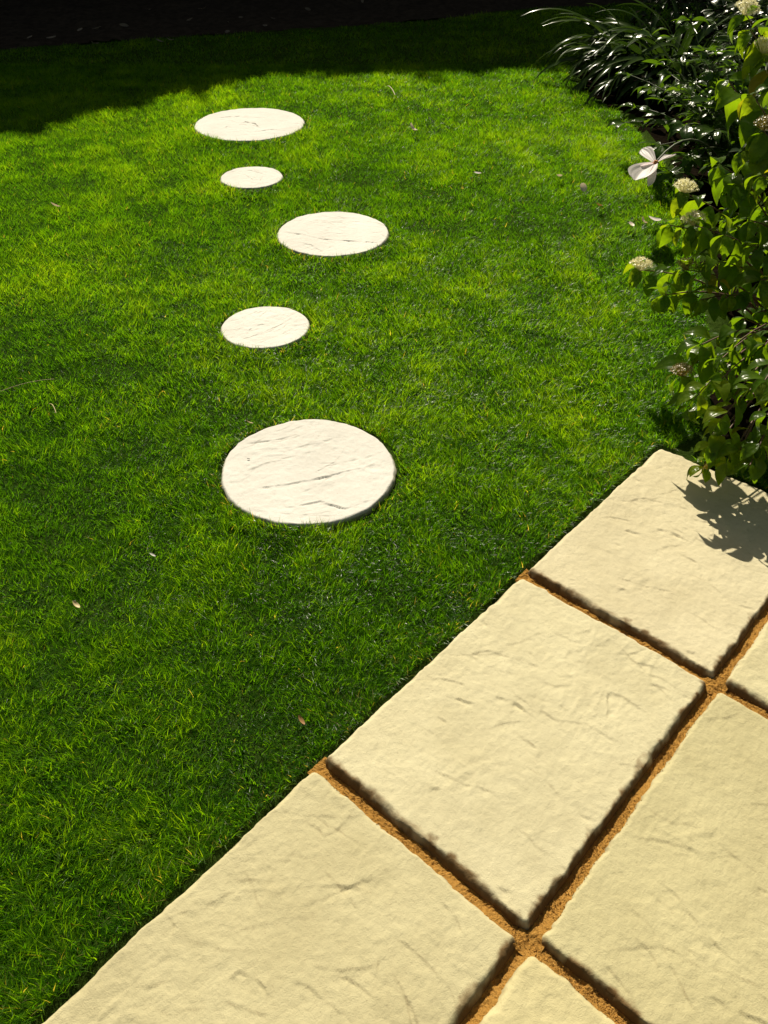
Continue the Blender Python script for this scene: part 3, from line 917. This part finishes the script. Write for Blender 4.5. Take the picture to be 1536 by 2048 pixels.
# --- tree peony with one pale pink flower
PE_BASE = Vector((2.12, 5.15, -0.03))
peony = tag(empty('peony_shrub', PE_BASE), 'dark glossy peony bush with one pale pink flower drooping over the lawn', 'shrub')
PE_SH = [((0.13, 0.052, 0.3, 0.6), dict(shape=0.8)), ((0.11, 0.046, 0.5, 0.9), dict(shape=0.8)), ((0.12, 0.040, 0.4, 0.3), dict(shape=0.9))]
pe_meshes = [leaf_mesh('peony_leaf', M_PEONY, *a, **k) for a, k in PE_SH]
pe_raw = [leaf_shape(*a, **k) for a, k in PE_SH]
R2 = random.Random(5)
pe_leaves, pe_stuff = [], []
def peony_stem(tip, parts=True, size=1.0):
    tip = Vector(tip)
    b = PE_BASE + Vector((R2.uniform(-.1, .1), R2.uniform(-.1, .1), 0))
    pts = bez(b, b.lerp(tip, .4) + Vector((0, 0, .22)), tip, 8)
    tube('stem', [p - PE_BASE for p in pts], [0.007 * (1 - .7 * i / 8) for i in range(9)], M_STEM, peony)
    d = (pts[-1] - pts[-2]).normalized()
    outw = Vector((tip.x - b.x, tip.y - b.y, 0)).normalized() if (tip - b).length > .1 else Vector((1, 0, 0))
    for g in range(3):
        p = pts[-1 - g * 2]
        a0 = R2.uniform(0, 6.28)
        for k in range(5 if g == 0 else 3):
            a = a0 + k * (1.25 if g == 0 else 2.1) + R2.uniform(-.2, .2)
            hd = Vector((math.cos(a), math.sin(a), 0))
            ld = (hd * .9 + outw * .35 + d * .3 + Vector((0, 0, R2.uniform(-.25, .25)))).normalized()
            up = Vector((R2.uniform(-.4, .4), R2.uniform(-.4, .4), 1))
            spec = (p + hd * .012 - PE_BASE, frame(ld, up, R2.uniform(-.5, .5)), size * R2.uniform(.7, 1.15), R2.randrange(3))
            (pe_leaves if parts else pe_stuff).append(spec)
for (u, v, Yd) in [(1345, 75, 5.6), (1380, 40, 5.6), (1330, 130, 5.5), (1270, 215, 5.6), (1300, 175, 5.4), (1260, 150, 5.7), (1410, 100, 5.3), (1360, 180, 5.2), (1420, 200, 5.0), (1300, 240, 5.3),
                   (1250, 245, 5.5), (1370, 250, 4.9), (1430, 260, 4.8), (1320, 290, 5.0), (1380, 310, 4.8), (1440, 330, 4.6), (1350, 345, 4.8), (1300, 70, 5.9), (1480, 230, 4.8), (1400, 360, 4.7), (1330, 350, 4.9), (1450, 150, 5.2), (1500, 180, 5.1)]:
    peony_stem(at_depth(u, v, Yd), size=R2.uniform(.85, 1.1))
for i in range(60):
    a = R2.uniform(0, 6.28); q = math.sqrt(R2.random())
    p = PE_BASE + Vector((.22 + .55 * q * math.cos(a), .1 + .6 * q * math.sin(a), R2.uniform(.2, .75)))
    if i % 2:                                          # low growth hiding the soil
        p = Vector((R2.uniform(1.8, 2.6), R2.uniform(4.7, 6.7), R2.uniform(.06, .28)))
    peony_stem(p, parts=False)
for n, (p, M, sc, si) in enumerate(pe_leaves):
    if n >= 290:
        pe_stuff.append((p, M, sc, si)); continue
    o = link('leaf', pe_meshes[si], None, peony)
    o.matrix_local = Matrix.Translation(p) @ M.to_4x4() @ Matrix.Scale(sc, 4)
joined_leaves('foliage', pe_stuff, M_PEONY, peony, pe_raw, 'inner peony foliage')

# the pale flower: four broad petals hanging from a small orange centre
fc = at_depth(1311, 326, 4.4)
pts = bez(PE_BASE + Vector((-.05, -.05, .02)), Vector((fc.x + .22, fc.y + .15, fc.z + .22)), fc + Vector((.01, .01, .01)), 10)
tube('stem', [p - PE_BASE for p in pts], [0.005] * 11, M_STEM, peony)
bm = bmesh.new()
bmesh.ops.create_icosphere(bm, subdivisions=2, radius=0.016)
for v_ in bm.verts:
    v_.co *= 1 + 0.25 * random.uniform(-1, 1)
me = bpy.data.meshes.new('flower_centre'); bm.to_mesh(me); bm.free()
flower = link('flower', me, M_STAMEN, peony)
flower.location = fc - PE_BASE
flower['label'] = 'pale pink flower with spread petals and orange centre'
def petal_mesh(L, Wd, cup, droop):
    V, Q, A = [], [], []
    nl, nw = 12, 10
    for i in range(nl + 1):
        f = i / nl
        hw = Wd * .5 * (0.22 + 0.78 * math.sin(math.pi * min(1, f * 0.62 + 0.02)) ** 1.2) * (math.sqrt(max(0, 1 - ((f - .62) / .385) ** 2)) if f > .62 else 1)
        hw = max(hw, .001)
        for k in range(nw + 1):
            w = -1 + 2 * k / nw
            z = cup * hw * w * w - droop * L * f * f + 0.06 * hw * math.sin(w * 7 + f * 5) * f
            V.append((w * hw, L * f - 0.05 * L * (f > .8) * math.cos(w * 6) * .3, z)); A.append(.5 + .5 * math.sin(w * 18))
    for i in range(nl):
        for k in range(nw):
            b = i * (nw + 1) + k
            Q.append((b, b + 1, b + nw + 2, b + nw + 1))
    me = fast_mesh('petal', np.array(V), [np.array(Q)])
    attr(me, 'vein', A)
    me.materials.append(M_PETAL)
    return me
cr, cu = Vector((1, 0, 0)), Vector((0, math.sin(PITCH), math.cos(PITCH)))
cf = Vector((0, math.cos(PITCH), -math.sin(PITCH)))
for (dx, dy, dz, L, Wd, face) in [(-.85, -.70, -.55, .18, .15, (-.1, .75, .65)), (-.28, .95, .75, .16, .07, (-.4, .5, .7)), (.85, .52, .3, .13, .075, (-.3, .9, .5)), (-.40, -.95, -.7, .19, .045, (.5, .6, .6)), (-.60, -.10, .1, .09, .075, (-.2, .9, .4))]:
    d = cr * dx + cu * dy + cf * dz
    nrm = cr * face[0] + cu * face[1] - cf * face[2]
    o = link('petal', petal_mesh(L, Wd, .35, .08), None, flower)
    o.matrix_local = Matrix.Translation(d.normalized() * .008) @ frame(d, nrm).to_4x4()

# --- strap-leaved clump at the far corner of the border
ST_BASE = Vector((2.25, 7.35, -0.03))
strap = tag(empty('strap_leaf_plant', ST_BASE), 'clump of long arching glossy strap leaves at the far corner of the lawn', 'plant')
def strap_leaf_mesh(L, Wd, rise, fall):
    V, Q = [], []
    n = 14
    for i in range(n + 1):
        f = i / n
        a = rise - (rise + fall) * f ** 1.15
        if i == 0:
            y = z = 0.0
        else:
            y += math.cos(a) * L / n; z += math.sin(a) * L / n
        hw = Wd * .5 * (0.75 + 0.25 * math.sin(math.pi * f)) * (1 if f < .7 else math.sqrt(max(0, 1 - ((f - .7) / .305) ** 2)))
        for k in (-1, 0, 1):
            V.append((k * hw, y, z + abs(k) * hw * .35))
    for i in range(n):
        for k in range(2):
            b = i * 3 + k
            Q.append((b, b + 1, b + 4, b + 3))
    me = fast_mesh('strap_leaf', np.array(V), [np.array(Q)])
    me.materials.append(M_STRAP)
    return me
strap_meshes = [strap_leaf_mesh(L, w, r, f) for L, w, r, f in [(.85, .042, 1.25, .75), (.95, .038, 1.35, .55), (.75, .040, 1.05, .6), (.9, .035, 1.2, 1.0), (1.0, .042, 1.42, .2), (.7, .034, .9, .35), (.8, .036, 1.1, .95)]]
R3 = random.Random(9)
for i in range(270):
    a = R3.uniform(0, 2 * math.pi) if i < 130 else R3.gauss(math.pi * 1.12, .7)
    o = link('leaf', strap_meshes[R3.randrange(7)], None, strap)
    q = .30 * math.sqrt(R3.random()); b = R3.uniform(0, 6.28)
    p = Vector((q * math.cos(b) + .12 * math.cos(a), q * math.sin(b) * 1.3 + .12 * math.sin(a), 0))
    o.matrix_local = Matrix.Translation(p) @ Matrix.Rotation(a - math.pi / 2, 4, 'Z') @ Matrix.Rotation(R3.uniform(-.25, .2), 4, 'X') @ Matrix.Rotation(R3.uniform(-.5, .5), 4, 'Y') @ Matrix.Scale(R3.uniform(.7, 1.1), 4)

# --- dark evergreen bushes filling the border behind
EV_SH = [leaf_shape(.085, .034, .3, .4, nl=3), leaf_shape(.07, .03, .5, .7, nl=3)]
def evergreen(base, rx, ry, h, count, label, seed):
    rr = random.Random(seed)
    e = tag(empty('evergreen_bush', base), label, 'bush')
    specs = []
    stems = []
    for i in range(7):
        tip = Vector((rr.uniform(-.6, .6) * rx, rr.uniform(-.6, .6) * ry, h * rr.uniform(.6, .9)))
        tube('stem', bez(Vector((rr.uniform(-.06, .06), rr.uniform(-.06, .06), 0)), tip * .4 + Vector((0, 0, .2)), tip, 6), [.012 * (1 - .1 * k) for k in range(7)], M_TWIG, e)
    for i in range(count):
        d = Vector((rr.gauss(0, 1), rr.gauss(0, 1), rr.gauss(0, 1))).normalized() * (rr.random() ** .35)
        lump = 1 + .18 * math.sin(d.x * 7 + seed) * math.cos(d.y * 6) + .1 * math.sin(d.z * 11)
        p = Vector((d.x * rx * lump, d.y * ry * lump, h * .5 + d.z * h * .5 * lump))
        if p.z < .02: continue
        o = Vector((d.x, d.y, d.z * .6 + rr.uniform(-.5, .5)))
        o += Vector((rr.uniform(-.8, .8), rr.uniform(-.8, .8), rr.uniform(-.3, .3)))
        specs.append((p, frame(o.normalized(), Vector((rr.uniform(-.6, .6), rr.uniform(-.6, .6), 1)), rr.uniform(-.5, .5)), rr.uniform(.8, 1.3), rr.randrange(2)))
    joined_leaves('foliage', specs, M_DARKLEAF, e, EV_SH)
evergreen(Vector((3.05, 6.35, -.03)), .75, .75, 1.1, 3200, 'dark evergreen bush behind the peony, beside the strap leaves', 1)
evergreen(Vector((3.05, 8.3, -.03)), .8, .7, 1.3, 3000, 'tall dark evergreen bush behind the strap leaves', 2)
evergreen(Vector((2.55, 4.25, -.03)), .65, .7, .75, 2800, 'dark evergreen bush between the dogwood and the peony', 3)

# --- tall clipped hedge added beyond the frame to shade the far end of the lawn
M_HEDGE = leafy_material('hedge foliage', [(0.0, (0.012, 0.024, 0.008)), (1.0, (0.022, 0.040, 0.012))], (1.2, 1.3, .5), trans=.25, gloss=.3, rough=.5, attr_name='tint')
HH = 5.0
OFFS = (HH + .05) / math.tan(SUN_EL)
def shadow_line(x):      # where the top edge of the hedge must throw its shadow
    return on_ground(*x)
def hedge_block(name, line, depth, label, seed):
    """a clipped hedge following the polyline 'line' (near top edge), with depth behind it, leafy skin"""
    hr = np.random.default_rng(seed)
    e = empty(name, (*line[0], -.03)); tag(e, label, 'hedge')
    V, F, off = [], [], 0
    pts = [Vector((p[0], p[1], 0)) for p in line]
    back = []
    for i, p in enumerate(pts):
        d = (pts[min(i + 1, len(pts) - 1)] - pts[max(i - 1, 0)]).normalized()
        n = Vector((-d.y, d.x, 0))
        if n.y < 0: n = -n
        back.append(p + n * depth)
    org = pts[0]
    for i in range(len(pts) - 1):
        a, b, c, d = (q - org for q in (pts[i], pts[i + 1], back[i + 1], back[i]))
        ztop = HH - .04
        for p in (a, b, c, d): V.append((p.x, p.y, 0))
        for p in (a, b, c, d): V.append((p.x, p.y, ztop))
        for f in ((4, 5, 6, 7), (0, 1, 5, 4), (1, 2, 6, 5), (2, 3, 7, 6), (3, 0, 4, 7)):
            F.append([k + off for k in f])
        off += 8
    me = fast_mesh('branches', np.array(V), [np.array(F)], False)
    attr(me, 'tint', np.full(len(V), .1))
    link('inner_growth', me, M_HEDGE, e)
    # leaf skin
    P, Tn = [], []
    for i in range(len(pts) - 1):
        a, b = np.array(pts[i] - org), np.array(pts[i + 1] - org)
        c = np.array(back[i] - org)
        L = np.linalg.norm(b - a)
        n1 = int(L * HH * 130)
        u = hr.random((n1, 1)); w = hr.random((n1, 1)) * HH
        q = a + (b - a) * u; q[:, 2] = w[:, 0]
        P.append(q)
        n2 = int(L * depth * 160)
        q = a + (b - a) * hr.random((n2, 1)) + (c - a) * hr.random((n2, 1)); q[:, 2] = HH
        P.append(q)
        for m in range(int(L * 16)):                    # uneven sprigs along the top
            o_ = a + (b - a) * hr.random() + (c - a) * hr.random() * .5
            hgt, lx = hr.uniform(.04, .16), hr.normal(0, .5, 2)
            f = hr.random((26, 1)) * hgt
            q = o_ + np.concatenate([f * lx[0] + hr.normal(0, .02, (26, 1)), f * lx[1] + hr.normal(0, .02, (26, 1)), f + HH], 1)
            P.append(q)
    P = np.concatenate(P) + hr.normal(0, .035, (sum(len(p) for p in P), 3))
    n = len(P)
    d1 = hr.normal(0, 1, (n, 3)); d1 /= np.linalg.norm(d1, axis=1)[:, None]
    d2 = np.cross(d1, hr.normal(0, 1, (n, 3))); d2 /= np.linalg.norm(d2, axis=1)[:, None]
    sz = hr.uniform(.03, .07, (n, 1))
    vv = np.stack([P - d1 * sz, P + d2 * sz * .45, P + d1 * sz, P - d2 * sz * .45], 1).reshape(-1, 3)
    me = fast_mesh('hedge_leaves', vv, [np.arange(4 * n).reshape(n, 4)])
    attr(me, 'tint', np.repeat(hr.random(n), 4))
    tag(link('foliage', me, M_HEDGE, e), kind='stuff')
ox, oy = math.sin(SUN_AZ) * OFFS, math.cos(SUN_AZ) * OFFS
def top_of(u, v):
    p = on_ground(u, v, -.01)
    return (p.x + ox, p.y + oy)
A0, A1 = Vector(top_of(0, 275)), Vector(top_of(560, 150))
far_left = A0 + (A0 - A1).normalized() * 4.0
hedge_block('shade_hedge', [tuple(far_left), tuple(A0), top_of(280, 210), tuple(A1), top_of(800, 151), top_of(1060, 141), (5.0, top_of(1060, 141)[1] - .1), (9.0, top_of(1060, 141)[1] - .3)], 1.2,
            'tall dark clipped hedge out of view, added to cast the shade over the far lawn', 4)

# ------------------------------------------------------------------ small things lying about
def curled(name, L, Wd, curl, mat, nl=7):
    V, Q, off = [], [], 0
    for i in range(nl + 1):
        f = i / nl
        hw = max(Wd * .5 * math.sin(math.pi * (f * .9 + .05)) ** .7, .0006)
        a = curl * (f - .5)
        for k in (-1, -.4, .4, 1):
            V.append((k * hw, L * math.sin(a) / max(abs(curl), .01) if curl else L * (f - .5), (1 - math.cos(a)) * L / max(abs(curl), .01) + .5 * k * k * hw))
    for i in range(nl):
        for k in range(3):
            b = i * 4 + k
            Q.append((b, b + 1, b + 5, b + 4))
    me = fast_mesh(name, np.array(V), [np.array(Q)])
    attr(me, 'vein', np.zeros(len(V)))
    me.materials.append(mat)
    return me
def litter(name, u, v, me, label, cat, rot, z=.0, group=None):
    if cat in ('petal',): z += 0.013
    p = on_ground(u, v, z)
    o = link(name, me)
    o.location = p
    o.rotation_euler = rot
    return tag(o, label, cat, group)
GP = 'fallen petals scattered on the grass'
litter('fallen_petal', 825, 258, curled('petal', .085, .035, 2.2, M_DRYPETAL), 'curled pale petal standing on the grass beyond the third stone', 'petal', (.5, .2, .9), .012, GP)
litter('fallen_petal', 955, 347, curled('petal', .05, .03, .8, M_PETAL), 'tiny white petal on the grass between the third stone and the flower', 'petal', (.2, .1, 2.0), .008, GP)
litter('fallen_petal', 1119, 353, curled('petal', .05, .035, 1.4, M_DRYPETAL), 'small buff petal farther from the pink flower than its browner neighbour', 'petal', (.4, .2, 2.6), .008, GP)
litter('fallen_petal', 1165, 376, curled('petal', .055, .045, 1.2, M_DRYPETAL), 'pale crumpled petal with brown middle on the grass near the pink flower', 'petal', (.8, .0, .3), .012, GP)
litter('fallen_petal', 1197, 411, curled('petal', .04, .035, 1.6, M_BROWN), 'rusty brown shrivelled petal on the grass near the pink flower', 'petal', (.2, .5, 1.0), .008, GP)
litter('fallen_petal', 1262, 450, curled('petal', .05, .03, 1.0, M_DRYPETAL), 'small cream petal lying below the pink flower', 'petal', (.1, .2, .2), .004, GP)
litter('fallen_petal', 1308, 441, curled('petal', .085, .05, 1.3, M_PETAL), 'large white petal lying on the grass against the dogwood leaves', 'petal', (.3, .1, 1.8), .01, GP)
litter('fallen_petal', 1286, 443, curled('petal', .06, .03, 1.8, M_DRYPETAL), 'ragged cream petal beside the large white petal under the flower', 'petal', (.3, .6, .5), .008, GP)
litter('fallen_petal', 110, 412, curled('petal', .055, .04, 1.3, M_DRYPETAL), 'small buff petal alone on the grass beside the left edge', 'petal', (.6, .2, 2.2), .008, GP)
litter('fallen_petal', 305, 1110, curled('petal', .022, .008, .6, M_PETAL), 'tiny white petal on the grass in front of the big stepping stone', 'petal', (.2, .1, 1.1), .004, GP)
litter('dry_leaf', 602, 1441, curled('dry', .028, .012, 1.0, M_BROWN), 'small tan dry leaf on the grass beside the patio edge', 'leaf', (.4, .3, .8), .004)
litter('dry_leaf', 497, 845, curled('dry', .035, .012, 1.2, M_STRAW), 'thin straw coloured leaf standing at the back rim of the big stone', 'leaf', (.7, .2, 2.0), .006)
litter('dry_leaf', 152, 1210, curled('dry', .03, .014, 1.2, M_STRAW), 'small pale yellow dry leaf in the grass towards the left edge', 'leaf', (.4, .2, 1.0), .004)
litter('seed', 497, 918, curled('seed', .011, .005, .8, M_SEED), 'tiny dark seed lying on the big stepping stone', 'seed', (0, 0, 1.2), .0035)
def stalk(u0, v0, u1, v1, label, sag=.01, r=.0009, z=.012):
    a, b = on_ground(u0, v0, z), on_ground(u1, v1, z)
    m = (a + b) / 2
    e = tube('straw_stalk', [p - m for p in bez(a, m + Vector((0, .02, sag)), b, 8)], [r] * 9, M_STRAW, None, 5)
    e.location = m
    tag(e, label, 'straw')
stalk(0, 783, 108, 758, 'long thin straw stalk lying in the grass at the left edge')
stalk(775, 172, 790, 190, 'short pale stalk sticking up from the far grass near the shade', .03, .003)
stalk(98, 808, 112, 826, 'short white bent stalk in the grass below the long straw', .015, .0015)
RL = random.Random(4)
for i, (u, v) in enumerate([(160, 60), (195, 58), (60, 75), (103, 76), (320, 83), (340, 80), (190, 88), (458, 46), (482, 36), (405, 18), (545, 38), (530, 52), (455, 64), (248, 52), (615, 20), (725, 3), (300, 20), (380, 40)]):
    litter('dead_leaf', u, v, curled('dead', RL.uniform(.05, .10), RL.uniform(.025, .05), RL.uniform(.5, 1.5), M_DEADLEAF), 'pale dead leaf lying on the dark soil of the far border', 'leaf',
           (RL.uniform(-.4, .4), RL.uniform(-.4, .4), RL.uniform(0, 6)), .005, 'dead leaves on the far border')
print('objects', len(bpy.data.objects))
